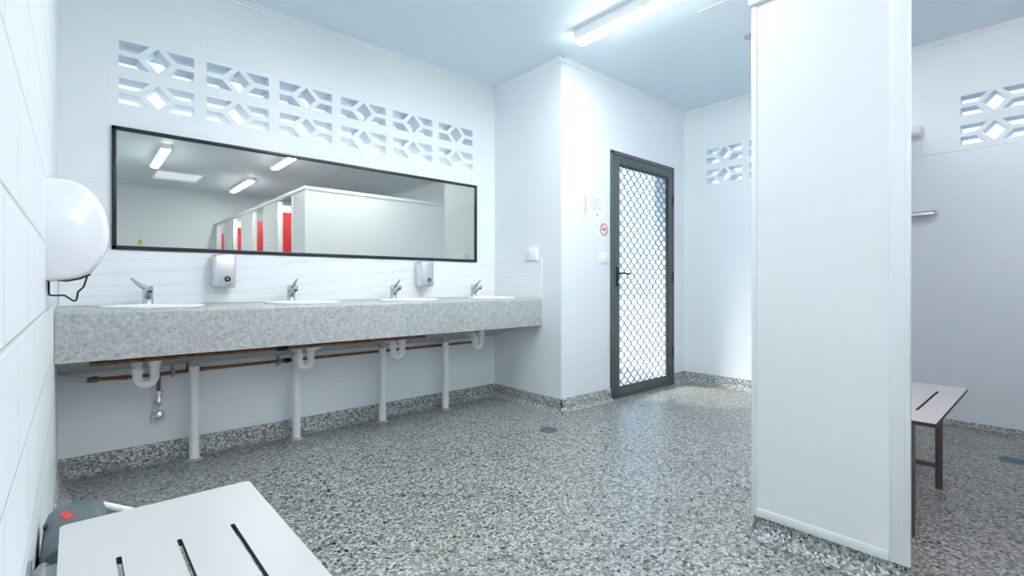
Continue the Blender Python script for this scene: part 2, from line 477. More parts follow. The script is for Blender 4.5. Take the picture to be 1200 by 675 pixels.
extra = [(RA-2.5*PITCH, 0, 'breeze block right of the door, upper row, hidden behind the partition panel', 'breeze blocks beside the door'),
         (RA-2.5*PITCH, 1, 'breeze block right of the door, lower row, hidden behind the partition panel', 'breeze blocks beside the door'),
         (RB-1.5*PITCH, 0, 'upper breeze block over the shower lining, beyond the right edge', 'breeze blocks over the shower'),
         (RB-1.5*PITCH, 1, 'lower breeze block over the shower lining, beyond the right edge', 'breeze blocks over the shower')]
for y, row, lab, grp in specs+extra:
    if proto2 is None:
        proto2 = breeze('breeze_block', lambda u, v: Vector((0, u, v)), lambda u, v: Vector((BD, u, v))).build('breeze_block', ['block', 'block'], sharp=True)
        o = proto2
    else:
        o = proto2.copy(); C.objects.link(o)
    o.location = P(XR, y, BZ1-(row+.5)*BH); tag(o, lab, 'breeze block', grp)

# ------------------------------------------------------------------ mirror
t = thing('wall_mirror', P(.4045, YM, .0542), 'long frameless-looking mirror in thin black frame above the basins', 'mirror')
t['label'] = 'long wall mirror in a thin black frame above the basins'
MX0, MX1, MZ0, MZ1 = .0421, .7669, .0542, .2499
fw = .0062; fd = .0045
mb = MB()
mb.box(P(MX0, YM, MZ0), P(MX1, YM-fd, MZ0+fw), bev=.002); mb.box(P(MX0, YM, MZ1-fw), P(MX1, YM-fd, MZ1), bev=.002)
mb.box(P(MX0, YM, MZ0), P(MX0+fw, YM-fd, MZ1), bev=.002); mb.box(P(MX1-fw, YM, MZ0), P(MX1, YM-fd, MZ1), bev=.002)
mb.build('frame', 'black', t)
mb = MB(); mb.box(P(MX0+fw*.5, YM-.0004, MZ0+fw*.5), P(MX1-fw*.5, YM-.0018, MZ1-fw*.5)); mb.build('mirror_glass', 'mirror', t, sharp=True)

# splashback
CT = -.0345; CF = .8235
mb = MB()
mb.box(P(XL+.001, YM-.0003, CT+.0005), P(XRET, YM-.002, .0525))
o = mb.build('splashback', 'marble', sharp=True); tag(o, 'long white veined splashback panel between the basin bench and mirror', 'splashback')
mb = MB(); mb.box(P(XRET, CF, CT+.0005), P(XRET-.002, YM-.002, .0577))
o = mb.build('splashback', 'marble', sharp=True); tag(o, 'short white veined splashback panel on the return wall at the bench end', 'splashback')

# ------------------------------------------------------------------ basin bench
BAS = [.087, .3035, .516, .734]
root = thing('basin_bench', P(.404, .93, -.13), 'long speckled stone basin bench with four white basins along the wall', 'basin bench')
RX, RY, BY = .062, .046, .900
def ell(cx, cy, rx, ry, n=40): return [(cx+rx*math.cos(2*PI*k/n), cy+ry*math.sin(2*PI*k/n)) for k in range(n)]
x0, x1 = XL+.0005, XRET-.0005
# top sheet with basin holes
mb = MB()
rf = .006
mb.sheet([(x0, CF+rf), (x1, CF+rf), (x1, YM-.0005), (x0, YM-.0005)], [ell(c, BY, RX, RY) for c in BAS],
         lambda u, v: P(u, v, CT), lambda u, v: P(u, v, CT-.004))
# front apron with a rounded top edge and sloping soffit
prof = [(CF+rf, CT-.0001)]
for k in range(1, 7):
    an = PI/2 + k/6*PI/2
    prof.append((CF+rf+rf*math.cos(an), CT-rf+rf*math.sin(an)))
prof += [(CF, -.0996), (CF+.012, -.0996), (CF+.013, -.088), (YM-.0005, -.138), (YM-.0005, -.128), (CF+.03, -.082), (CF+.03, CT-.004), (CF+rf, CT-.004)]
mb.prism(prof, lambda y, z: P(x0, y, z), lambda y, z: P(x1, y, z))
mb.build('bench_top', ['stone', 'stone'], root, angle=30)
for c in BAS:
    mb = MB()
    pr = [(1.0, CT-.0005), (1.03, CT-.0005), (1.045, CT+.0012), (1.03, CT+.0026), (1.0, CT+.0022), (.97, CT-.001), (.93, CT-.012), (.80, CT-.030), (.5, CT-.039), (.12, CT-.0405), (.115, CT-.043)]
    b2 = MB()
    M4 = Matrix.Translation(P(c, BY, 0)*1.0)
    M4 = Matrix.Translation(Vector((c*S, BY*S, 0)))
    mb.lathe([(r_, zz(z_)) for r_, z_ in pr], seg=40, M4=M4, sx=RX*S, sy=RY*S)
    bo = mb.build('basin', 'porcelain', root, angle=60)
    mb = MB(); mb.lathe([(0, zz(CT-.0412)), (.021, zz(CT-.0412)), (.023, zz(CT-.042)), (.019, zz(CT-.044))], seg=20, M4=M4)
    mb.build('waste_outlet', 'chrome', bo)
POSTX = [.1478, .3125, .489, .650]
for px in POSTX:
    py = .966
    cx, cy = px*S, py*S
    mb = MB(); mb.tube([(cx, cy, .004), (cx, cy, zz(-.1275))], .0245, seg=20)
    po = mb.build('post', 'post', root)
    mb = MB(); mb.lathe([(.0, 0.0), (.042, 0.0), (.042, .004), (.032, .006), (.0285, .010), (.0246, .011)], seg=24, M4=Matrix.Translation((cx, cy, 0)))
    mb.build('foot_flange', 'stone', po)
    mb = MB(); mb.lathe([(.0245, 0), (.030, .0), (.030, .038), (.0, .04)], seg=20, M4=Matrix.Translation((cx, cy, zz(-.138))))
    mb.build('top_socket', 'stone', po)

# ------------------------------------------------------------------ traps under the basins
def trap(cx, lab, proto=None):
    loc = P(cx, .92, -.111)
    if proto: return dup(proto, loc, lab)
    t = thing('drain_trap', loc, lab, 'drain trap', 'drain traps under the basins')
    h = .0105; Y = .92; zb = -.1415
    pts = [P(cx+h, Y, -.106), P(cx+h, Y, zb)]
    for k in range(1, 12):
        an = -k/12*PI
        pts.append(P(cx+h*math.cos(an), Y, zb + h*math.sin(an)))
    pts += [P(cx-h, Y, zb), P(cx-h, Y, -.127)]
    for k in range(1, 7):
        an = k/6*PI/2
        pts.append(P(cx-h, Y+.007-.007*math.cos(an), -.127+.007*math.sin(an)))
    pts += [P(cx-h, Y+.03, -.120)]
    mb = MB(); mb.tube(pts, .0205, seg=16); mb.build('u_bend', 'pvc', t, angle=60)
    for dx, z0, z1 in ((h, -.1255, -.1165), (-h, -.1345, -.127)):
        mb = MB(); c = P(cx+dx, Y, 0); hh = (z1-z0)*S
        mb.lathe([(.0, 0), (.0255, 0), (.027, .004), (.027, hh-.004), (.0255, hh), (0, hh)], seg=16, M4=Matrix.Translation((c.x, c.y, zz(z0))))
        mb.build('coupling_nut', 'pvc', t)
    return t
TR = [.0792, .3125, .5004, .7108]
tp = trap(TR[0], 'white plastic drain trap under the basin nearest the left wall')
t2 = trap(TR[1], 'white plastic drain trap right beside the second bench post from left', tp)
mb = MB(); mb.tube(bendpath([P(TR[1]+.0105, .92, -.119), P(TR[1]+.022, .92, -.1185), P(TR[1]+.034, .92, -.1115)], .006), .015, seg=12)
mb.build('side_branch', 'pvc', t2, angle=60)
trap(TR[2], 'white plastic drain trap just right of the third bench post from left', tp)
trap(TR[3], 'white plastic drain trap at right end, beyond the last bench post', tp)

# ------------------------------------------------------------------ copper pipework
t = thing('copper_pipe', P(.104, .985, -.21), 'copper water pipes with valve running along wall under the basin bench', 'pipe')
ZL, ZU = -.1475, -.1125
YLp, YUp = .987, .90
mb = MB(); mb.tube(bendpath([P(.024, YLp, -.1475), P(.06, YLp, -.149), P(.1, YLp, -.1495), P(.16, YLp, ZL), P(.30, YLp, ZL), P(.735, YLp, ZL), P(.7435, YLp-.005, ZL)], .008), .0095, seg=10)
lo = mb.build('lower_pipe', 'copper', t, angle=60)
for a in (.62, .155, .05):
    mb = MB(); mb.tube([P(a, YLp, ZL-(.0012 if a < .1 else 0)), P(a+.012, YLp, ZL-(.0012 if a < .1 else 0))], .0118, seg=10)
    mb.build('pipe_joint', 'copper', lo)
mb = MB(); mb.tube(bendpath([P(.024, YUp, ZU), P(.555, YUp, ZU)]), .0095, seg=10); up = mb.build('upper_pipe', 'copper', t, angle=60)
mb = MB(); mb.tube([P(.014, YUp, ZU), P(.026, YUp, ZU)], .013, seg=8); mb.tube([P(.026, YUp, ZU), P(.034, YUp, ZU)], .0155, seg=6); mb.build('brass_fitting', 'brass', up)
mb = MB(); mb.tube(bendpath([P(.1415, YUp, ZU), P(.1415, .975, ZU-.004), P(.1415, YLp, ZL)], .006), .0085, seg=10); mb.build('riser_pipe', 'copper', t, angle=60)
mb = MB(); mb.tube([P(.258, YUp, ZU), P(.276, YUp, ZU)], .0145, seg=10); mb.build('pipe_lagging', 'lag', t)
mb = MB(); mb.tube([P(.296, YLp, ZL), P(.307, YLp, ZL)], .0145, seg=10); mb.build('pipe_lagging', 'lag', t)
# poly hose and brass coupling at left wall
mb = MB(); mb.tube([P(.012, YLp, -.1475), P(.018, YLp, -.1475)], .0135, seg=10); mb.tube([P(.018, YLp, -.1475), P(.0255, YLp, -.1478)], .017, seg=6); mb.build('brass_coupling', 'brass', t)
mb = MB(); mb.tube(bendpath([P(XL+.001, YLp, -.1375), P(-.012, YLp, -.1405), P(.002, YLp, -.1455), P(.0125, YLp, -.1472)], .006), .0135, seg=12); mb.build('poly_hose', 'poly', t, angle=60)
# drop pipe and the garden tap style valve
mb = MB(); mb.tube([P(.1015, YLp, ZL), P(.1015, YLp, -.178)], .0095, seg=10); mb.build('drop_pipe', 'copper', t)
mb = MB(); V = P(.1015, YLp, 0)
mb.lathe([(0, zz(-.203)), (.009, zz(-.203)), (.012, zz(-.198)), (.017, zz(-.196)), (.017, zz(-.191)), (.0125, zz(-.188)), (.0125, zz(-.182)), (.0155, zz(-.181)), (.0155, zz(-.176)), (.0, zz(-.176))], seg=12, M4=Matrix.Translation((V.x, V.y, 0)))
mb.tube([P(.1015, YLp, -.194), P(.095, YLp-.006, -.196)], .009, seg=10); mb.tube([P(.1015, YLp, -.179), P(.1075, YLp-.002, -.178)], .0055, seg=8)
vb = mb.build('valve_body', 'steel', t, angle=30)
mb = MB()
mb.lathe([(0, zz(-.203)), (.006, zz(-.203)), (.006, zz(-.209)), (.022, zz(-.2105)), (.027, zz(-.2145)), (.027, zz(-.218)), (.019, zz(-.2215)), (0, zz(-.2215))], seg=16, M4=Matrix.Translation((V.x, V.y, 0)))
for k in range(6):
    an = k*PI/3; mb.tube([(V.x+.023*math.cos(an), V.y+.023*math.sin(an)*.8, zz(-.2165)), (V.x+.023*math.cos(an), V.y+.023*math.sin(an)*.8, zz(-.2255))], .0045, seg=6)
mb.build('valve_handle', 'steel', vb, angle=30)
for x in (.1215, .2885):
    mb = MB(); mb.box(P(x-.002, YM-.0003, -.125), P(x+.002, YM-.0015, -.158)); mb.box(P(x-.002, YM, -.1425), P(x+.002, YLp-.0035, -.1435)); mb.box(P(x-.002, YLp-.0035, -.1425), P(x+.002, YLp-.0045, -.1525))
    mb.build('pipe_clip', 'hinge', t, sharp=True)

# ------------------------------------------------------------------ taps
def tap(cx, lab, lever_az=-90, proto=None):
    base = P(cx, .968, CT)
    if proto: return dup(proto, base, lab)
    t = thing('basin_tap', base, lab, 'tap', 'chrome taps on the basin bench')
    bx, by, bz = base
    M4 = Matrix.Translation(base)
    mb = MB(); mb.lathe([(0, 0), (.027, 0), (.027, .004), (.0245, .008), (.0235, .03), (.0235, .062), (.025, .07), (.025, .076), (0, .077)], seg=24, M4=M4)
    # spout reaching out over the bowl
    mb.tube([Vector((bx, by, bz+.038)), Vector((bx, by-.035, bz+.060)), Vector((bx, by-.075, bz+.080)), Vector((bx, by-.098, bz+.088))], [.019, .0165, .0135, .0125], seg=16)
    mb.build('body', 'chrome', t, angle=50)
    mb = MB(); mb.tube([Vector((bx, by-.090, bz+.079)), Vector((bx, by-.094, bz+.069))], .0105, seg=14); mb.build('aerator', 'charcoal2', t)
    # lever
    mb = MB(); mb.lathe([(.0, .077), (.0235, .077), (.0235, .092), (.019, .101), (.0, .104)], seg=24, M4=M4)
    a = math.radians(lever_az); dx, dy = math.cos(a), math.sin(a)
    pts = [Vector((bx, by, bz+.088)), Vector((bx+dx*.028, by+dy*.028, bz+.099)), Vector((bx+dx*.055, by+dy*.055, bz+.117)), Vector((bx+dx*.080, by+dy*.080, bz+.140))]
    mb.tube(pts, [.016, .0125, .0085, .0055], seg=12)
    mb.build('lever', 'chrome', t, angle=50)
    return t
TX = [.0858, .3034, .516, .7345]
tap(TX[0], 'chrome tap at left end of the bench, lever turned to the left', 205)
p2 = tap(TX[1], 'chrome tap on the second basin, right of the left soap dispenser', -84)
tap(TX[2], 'chrome tap on the third basin, left of the right soap dispenser', 0, p2)
tap(TX[3], 'chrome tap at right end of the bench, nearest the return wall', 0, p2)

# ------------------------------------------------------------------ soap dispensers
def soap(cx, lab, proto=None):
    loc = P(cx, YM, -.0075)
    if proto: return dup(proto, loc, lab)
    t = thing('soap_dispenser', loc, lab, 'soap dispenser', 'steel soap dispensers under the mirror')
    hw = .0175
    mb = MB(); mb.box(P(cx-hw, YM-.0022, -.0075), P(cx+hw, YM-.030, .0505), bev=.016, seg=4)
    mb.build('body', 'steel', t, angle=60)
    yf = YM-.030
    R = Matrix.Rotation(PI/2, 4, 'X')
    mb = MB(); c = P(cx+.0035, yf, .0075)
    mb.lathe([(.0165, -.001), (.0165, .003), (.013, .004), (.012, .002), (.0, .002)], seg=24, M4=Matrix.Translation(c)@R)
    wd = mb.build('level_window', 'charcoal2', t)
    mb = MB(); mb.lathe([(0, .0015), (.006, .0015), (.006, .004), (0, .005)], seg=16, M4=Matrix.Translation(c)@R); mb.build('window_cap', 'chrome', wd)
    mb = MB(); c = P(cx+.0045, yf, -.0005)
    mb.lathe([(.015, -.002), (.015, .008), (.012, .013), (0, .014)], seg=24, M4=Matrix.Translation(c)@R); mb.build('push_button', 'chrome', t, angle=50)
    mb = MB(); mb.tube([P(cx+.0045, yf+.004, -.006), P(cx+.0045, yf+.004, -.0105)], .006, seg=10); mb.build('nozzle', 'steel', t)
    return t
sp_ = soap(.1945, 'steel soap dispenser under the mirror, between the first and second taps')
soap(.605, 'steel soap dispenser under the mirror, between the third and fourth taps', sp_)

# ------------------------------------------------------------------ power outlet, switch, notices
t = thing('wall_outlet', P(XRET, .8535, .057), 'white plastic wall outlet on the short return wall above the bench', 'outlet')
mb = MB(); mb.box(P(XRET, .836, .0575), P(XRET-.008, .876, .0855), bev=.006); mb.build('cover', 'plastic', t)
mb = MB(); mb.box(P(XRET-.008, .846, .064), P(XRET-.0092, .866, .079), bev=.002); mb.build('socket_face', 'plastic', t)
t = thing('light_switch', P(.9845, YD, .05), 'white light switch plate on the wall left of the door handle', 'switch')
mb = MB(); mb.box(P(.967, YD, .050), P(1.0, YD-.003, .078), bev=.003); mb.build('plate', 'plastic', t)
mb = MB(); mb.box(P(.979, YD-.003, .057), P(.988, YD-.0045, .071), bev=.002); mb.build('rocker', 'plastic', t)
t = thing('notice_sheet', P(.93, YD, .158), 'white printed notice sheet on the wall left of the screen door', 'notice')
mb = MB(); mb.box(P(.922, YD-.0003, .158), P(.984, YD-.0012, .2135)); mb.build('sheet', 'paper', t, sharp=True)
mb = MB()
for i, (a, b) in enumerate(((.934, .972), (.932, .956), (.932, .975), (.932, .962), (.932, .968), (.934, .950))):
    z = .207 - i*.0052
    mb.box(P(a, YD-.0012, z), P(b, YD-.0016, z-.0013))
mb.build('printed_lines', 'ink', t, sharp=True)
mb = MB(); R = Matrix.Rotation(PI/2, 4, 'X')
mb.lathe([(0, 0), (.008, 0), (.008, .0018), (0, .0018)], seg=16, M4=Matrix.Translation(P(.957, YD-.0012, .168))@R); mb.build('red_spot', 'redmark', t)
mb = MB(); mb.lathe([(0, 0), (.006, 0), (.006, .0018), (0, .0018)], seg=16, M4=Matrix.Translation(P(.967, YD-.0012, .184))@R); mb.build('grey_spot', 'ink', t)
mb = MB(); mb.box(P(.904, YD, .163), P(.9205, YD-.0012, .2155)); st_ = mb.build('side_strip', 'paper', t, sharp=True)
mb = MB()
for i in range(9): mb.box(P(.909, YD-.0012, .2115-i*.005), P(.916, YD-.0016, .2085-i*.005))
mb.build('strip_lettering', 'ink', st_, sharp=True)
t = thing('no_smoking_sign', P(.984, YD, .118), 'round red no smoking sign beside the screen door', 'sign')
cS = P(.984, YD-.0003, .1345); RS = .051
mb = MB(); mb.lathe([(0, 0), (RS, 0), (RS, .0015), (0, .0015)], seg=40, M4=Matrix.Translation(cS)@R); mb.build('disc', 'paper', t)
mb = MB(); mb.lathe([(RS*.80, .0015), (RS*.99, .0015), (RS*.99, .0025), (RS*.80, .0025), (RS*.80, .0015)], seg=40, M4=Matrix.Translation(cS)@R)
mb.box(cS+Vector((-RS*.82, -.0016, -.004)), cS+Vector((RS*.82, -.0027, .004)), rot=Matrix.Rotation(math.radians(45), 3, 'Y')); mb.build('red_ring', 'redmark', t, sharp=True)
mb = MB(); mb.box(cS+Vector((-RS*.6, -.0015, -.0065)), cS+Vector((RS*.35, -.0023, .0035))); mb.box(cS+Vector((RS*.4, -.0015, -.0065)), cS+Vector((RS*.55, -.0023, .0035)))
mb.box(cS+Vector((RS*.3, -.0015, .008)), cS+Vector((RS*.5, -.0023, .022)))
mb.build('cigarette', 'inkblack', t, sharp=True)

# ------------------------------------------------------------------ screen door
d = bpy.data.objects.new('door_1', None); C.objects.link(d); d.location = P(DX0, YD, -ZF); struct(d, 'charcoal framed diamond mesh screen door', 'door')
yo, yi = YD-.005, YD+.012
j = .0085
mb = MB()
mb.box(P(DX0, yo, DZ0), P(DX0+j, yi, DZ1), bev=.002); mb.box(P(DX1-j, yo, DZ0), P(DX1, yi, DZ1), bev=.002); mb.box(P(DX0, yo, DZ1-j*1.2), P(DX1, yi, DZ1), bev=.002)
mb.build('jamb_frame', 'charcoal', d)
lx0, lx1, lz0, lz1 = DX0+j+.0008, DX1-j-.0008, DZ0+.001, DZ1-j*1.2-.001
yl0, yl1 = yo+.0005, yo+.0095
sl, sr, st, sb = .0235, .0205, .0205, .024
mb = MB()
mb.box(P(lx0, yl0, lz0), P(lx0+sl, yl1, lz1), bev=.002); mb.box(P(lx1-sr, yl0, lz0), P(lx1, yl1, lz1), bev=.002)
mb.box(P(lx0+sl-.001, yl0+.0002, lz0), P(lx1-sr+.001, yl1, lz0+sb), bev=.002); mb.box(P(lx0+sl-.001, yl0+.0002, lz1-st), P(lx1-sr+.001, yl1, lz1), bev=.002)
lf = mb.build('leaf_frame', 'charcoal', d)
gx0, gx1, gz0, gz1 = lx0+sl, lx1-sr, lz0+sb, lz1-st
mb = MB(); bw = .0035
mb.box(P(gx0, yl0+.001, gz0), P(gx0+bw*.7, yl1, gz1)); mb.box(P(gx1-bw*.7, yl0+.001, gz0), P(gx1, yl1, gz1)); mb.box(P(gx0, yl0+.001, gz1-bw*1.3), P(gx1, yl1, gz1)); mb.box(P(gx0, yl0+.001, gz0), P(gx1, yl1, gz0+bw*.6))
mb.build('glazing_bead', 'charcoal2', lf, sharp=True)
# expanded diamond grille: wavy strands that touch at the nodes
mb = MB(); ncx = 8; ncz = 21; wx = (gx1-gx0)/ncx; hz = (gz1-gz0)/ncz
for s in range(ncx*1+1):
    for sgn in (-1, 1):
        pts = []
        for k in range(ncz*8+1):
            z = gz0 + (gz1-gz0)*k/(ncz*8)
            ph = k/8*PI*2
            x = gx0 + s*wx + sgn*wx*.25*(1-math.cos(ph)) * .98
            # triangle-ish wave softened at the nodes
            if gx0-.0001 <= x <= gx1+.0001: pts.append(P(x, yl0+.006, z))
            else:
                if len(pts) > 1: mb.tube(pts, .0046, seg=5)
                pts = []
        if len(pts) > 1: mb.tube(pts, .0046, seg=5)
mb.build('diamond_grille', 'charcoal', d, angle=60)
# lock and lever
hx, hz_ = lx0+sl*.62, .018
mb = MB(); mb.box(P(hx-.0055, yl0, hz_-.026), P(hx+.0055, yl0-.004, hz_+.024), bev=.004); lk = mb.build('lock_plate', 'charcoal2', d)
mb = MB(); mb.tube(bendpath([P(hx, yl0-.003, hz_+.008), P(hx, yl0-.017, hz_+.008), P(hx+.033, yl0-.017, hz_+.006)], .004), .0075, seg=10); mb.build('lever_handle', 'charcoal2', lk, angle=60)
mb = MB(); mb.tube([P(hx, yl0-.003, hz_-.014), P(hx, yl0-.006, hz_-.014)], .009, seg=14); mb.build('key_cylinder', 'steel', lk)
for z in (.24, .018, -.2):
    mb = MB(); mb.tube([P(lx1+.0005, yo-.0015, z-.014), P(lx1+.0005, yo-.0015, z+.014)], .007, seg=10); mb.build('hinge', 'charcoal2', d)
mb = MB(); mb.box(P(DX0, YD-.004, -ZF-.001), P(DX1, YD+WT, -ZF+.0012)); mb.build('sill', 'charcoal', d, sharp=True)

# ------------------------------------------------------------------ ceiling lights
def lamp(cx, y0, y1, lab, proto=None):
    loc = P(cx, (y0+y1)/2, ZC)
    if proto: return dup(proto, loc, lab)
    t = thing('ceiling_light', loc, lab, 'ceiling light', 'long tube lights on the ceiling')
    w = .0155
    mb = MB(); mb.box(P(cx-w, y0, ZC), P(cx+w, y1, ZC-.019), bev=.002); mb.build('tray', 'lamp_body', t)
    prof = [(-w*.95, -.0180), (-w*.95, -.0195)]
    for k in range(1, 8):
        an = PI + k/8*PI
        prof.append((w*.95*math.cos(an), -.0195+.0055*math.sin(an)))
    prof += [(w*.95, -.0195), (w*.95, -.0180)]
    mb = MB(); mb.prism(prof, lambda x, z: P(cx+x, y0+.0008, ZC+z), lambda x, z: P(cx+x, y1-.0008, ZC+z), bev=.003); mb.build('diffuser', 'diffuser', t, angle=60)
    return t
LL = .365
l0 = lamp(.775, .6625-LL, .6625, 'long lit tube light on the ceiling left of the partition')
lamp(.25, -.572, -.572+LL, 'lit tube light at left in the mirror, beside the skylight', l0)
lamp(.643, -.272, -.272+LL, 'lit tube light cut by the top edge of the mirror', l0)
lamp(.636, -.985, -.985+LL, 'lit tube light above the red doors, farthest back in the mirror', l0)

lamp(.40, .6625-LL, .6625, 'added unseen tube light on the ceiling near the left wall, level with the basins', l0)  # unseen lamp added to brighten the partition panel and mirror wall
# skylight
t = thing('skylight_panel', P((SKX0+SKX1)/2, (SKY0+SKY1)/2, ZC), 'square pale blue skylight panel in the ceiling, seen in the mirror', 'skylight')
mb = MB()
for a, b in (((SKX0-.008, SKY0-.008), (SKX1+.008, SKY0)), ((SKX0-.008, SKY1), (SKX1+.008, SKY1+.008)), ((SKX0-.008, SKY0), (SKX0, SKY1)), ((SKX1, SKY0), (SKX1+.008, SKY1))):
    mb.box(P(*a, ZC-.004), P(*b, ZC+.001))
mb.build('surround', 'cornice', t, sharp=True)
M['skylit'] = emit('skylight_daylit', (.72, .82, 1.0), .21)
mb = MB(); mb.box(P(SKX0, SKY0, ZC+.004), P(SKX1, SKY1, ZC+.008)); mb.build('diffuser', 'skylit', t, sharp=True)
# small flat grey ceiling disk peeking from behind the partition
t = thing('ceiling_fitting', P(1.052, .428, ZC), 'small round grey ceiling disk half hidden by the partition panel', 'ceiling fitting')
mb = MB(); mb.lathe([(0, 0), (.06, 0), (.06, -.002), (.055, -.004), (0, -.004)], seg=28, M4=Matrix.Translation(P(1.052, .428, ZC))); mb.build('cover', 'disk', t)

# ------------------------------------------------------------------ white wall dispenser
t = thing('wall_dispenser', P(XL, .635, .0018), 'white dome-shaped dispenser on the left wall with a black wire holder', 'dispenser')
prof = [(0, .0935), (.008, .0945), (.018, .0938), (.0265, .090), (.0335, .083), (.0390, .0735), (.0425, .0625), (.0440, .051), (.0438, .041), (.0418, .0305), (.0375, .0195), (.0310, .0095), (.022, .005), (.012, .003), (0, .0018)]
ysl = [(.5945, .86), (.5955, .93), (.599, .975), (.606, 1.0), (.63, 1.0), (.654, 1.0), (.664, .97), (.670, .91), (.672, .84)]
bm = bmesh.new(); rings = []
zc_ = .047
for y, s in ysl:
    rings.append([bm.verts.new(P(XL + max(0.0, px_*(s if px_ > .001 else 1)), y, zc_+(pz_-zc_)*(1-(1-s)*.35))) for px_, pz_ in prof])
for a, b in zip(rings, rings[1:]):
    for k in range(len(prof)-1): bm.faces.new([a[k], a[k+1], b[k+1], b[k]])
    bm.faces.new([a[-1], a[0], b[0], b[-1]])
bm.faces.new(rings[0]); bm.faces.new(rings[-1][::-1])
mb = MB(); mb.bm.free(); mb.bm = bm; mb.build('cover', 'plastic', t, angle=70)
mb = MB()
loop = [P(-.0185, .612, .0045), P(-.0183, .612, -.0107), P(-.0140, .612, -.0110), P(-.0078, .612, -.0110), P(-.0012, .612, -.0168), P(.0007, .612, -.0150), P(.0014, .612, -.0080), P(.0054, .612, -.0035), P(.0088, .612, .0095)]
mb.tube(bendpath(loop, .0012, 3), .0028, seg=8)
mb.tube([P(-.0185, .612, .0035), P(-.006, .612, .0022), P(.003, .612, .0045), P(.0105, .612, .0085)], .0028, seg=8)
mb.build('wire_holder', 'wire', t, angle=60)

# ------------------------------------------------------------------ slatted fold-down benches
def rrect(a0, a1, b0, b1, r, n=5):
    pts = []
    for cx, cy, st in ((a1-r, b1-r, 0), (a0+r, b1-r, 90), (a0+r, b0+r, 180), (a1-r, b0+r, 270)):
        for k in range(n+1):
            an = math.radians(st+90*k/n); pts.append((cx+r*math.cos(an), cy+r*math.sin(an)))
    return pts
ZT = -.156; TH = .0042
def seat_sheet(outer, slots):
    mb = MB(); mb.sheet(outer, slots, lambda u, v: P(u, v, ZT), lambda u, v: P(u, v, ZT-TH)); return mb
# left bench: long along Y against left wall
t = thing('slatted_bench', P(.047, .285, -ZF), 'white slatted bench in the foreground along the left wall', 'bench', 'white slatted benches')
lx0b, lx1b, ly1, ly0 = -.0077, .1022, .4285, .15
slots = [rrect(c-.0013, c+.0013, ly0+.070, ly1-.0705, .0009, 2) for c in (.0182, .0470, .0757)]
seat_sheet(rrect(lx0b, lx1b, ly0, ly1, .0035), slots).build('seat', ['seat', 'core'], t, sharp=True)
for y in (.374, .19):
    mb = MB(); mb.box(P(XL, y-.012, ZT-.019), P(XL+.0016, y+.012, ZT+.0), bev=.001); mb.box(P(XL+.001, y-.010, ZT-.012), P(lx0b+.0255, y+.010, ZT-TH-.0002), bev=.003)
    mb.tube([P(XL+.006, y-.014, ZT-.007), P(XL+.006, y+.014, ZT-.007)], .010, seg=10)
    mb.build('wall_hinge', 'hinge', t, angle=40)
for y in (.375, .205):
    for x in (.074, .008):
        mb = MB(); mb.box(P(x, y-.002, -ZF+.0005), P(x+.0084, y+.002, ZT-TH), bev=.002); mb.build('leg', 'leg', t)
    mb = MB(); mb.box(P(.0155, y-.0015, -.2655), P(.075, y+.0015, -.2585), bev=.002); mb.build('stretcher', 'leg', t)
# right bench in the shower cubicle: long along X, hinged on the end partition
t = thing('slatted_bench', P(.85, .15, -ZF), 'white slatted bench with metal legs behind the tall partition panel', 'bench', 'white slatted benches')
rx0, rx1, ry0, ry1 = .7115, .990, .0935, .2035
slots = [rrect(.7725, .9285, c-.0015, c+.0015, .0009, 2) for c in (.1195, .1500, .1800)]
seat_sheet(rrect(rx0, rx1, ry0, ry1, .0025), slots).build('seat', ['seat', 'core'], t, sharp=True)
for x in (.7273, .9244):
    for y in (.1136, .190):
        mb = MB(); mb.box(P(x-.002, y, -ZF+.0005), P(x+.002, y+.0084, ZT-TH), bev=.002); mb.build('leg', 'leg', t)
    mb = MB(); mb.box(P(x-.0015, .121, -.2655), P(x+.0015, .191, -.2585), bev=.002); mb.build('stretcher', 'leg', t)
mb = MB(); mb.box(P(.760, .1035, ZT-TH-.011), P(.772, .1135, ZT-TH), bev=.002); mb.build('rubber_stop', 'lag', t)
for x in (.76, .94):
    mb = MB(); mb.box(P(x-.012, .2385, ZT-.019), P(x+.012, .2375, ZT), bev=.001); mb.box(P(x-.010, .2375, ZT-.012), P(x+.010, .19, ZT-TH-.0002), bev=.003); mb.build('wall_hinge', 'hinge', t)

# ------------------------------------------------------------------ vacuum cleaner beyond the left bench
t = thing('vacuum_cleaner', P(.005, .485, -ZF), 'grey vacuum cleaner with red diamond button, behind the foreground bench', 'vacuum cleaner')
mb = MB()
# head: rounded hood with an arched opening on its near side
hood = [(-.0188, -.208), (-.0186, -.188), (-.0176, -.1785), (-.0150, -.1718), (-.0105, -.1685), (-.004, -.1675), (.010, -.1675), (.0135, -.1685), (.0165, -.172), (.020, -.182), (.0215, -.208)]
inner = [(.018, -.208), (.0175, -.196), (.013, -.187), (.005, -.183), (-.004, -.183), (-.011, -.1855), (-.0155, -.194), (-.0165, -.208)]
mb.prism(hood+inner, lambda x, z: P(x, .437, z-.006), lambda x, z: P(x, .462, z), bev=.003)
mb.prism(hood, lambda x, z: P(x, .462, z), lambda x, z: P(x, .503, z), bev=.006)
hd = mb.build('motor_head', 'vac', t, angle=45)
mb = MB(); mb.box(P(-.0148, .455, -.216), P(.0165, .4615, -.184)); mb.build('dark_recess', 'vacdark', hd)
mb = MB(); c0 = P(-.0046, .482, -.1675)
mb.prism([(-.0051, .4879), (-.0007, .4741), (-.0045, .4681), (-.0089, .4810)], lambda x, y: P(x, y, -.169), lambda x, y: P(x, y, -.1672)); mb.build('red_button', 'redmark', hd, sharp=True)
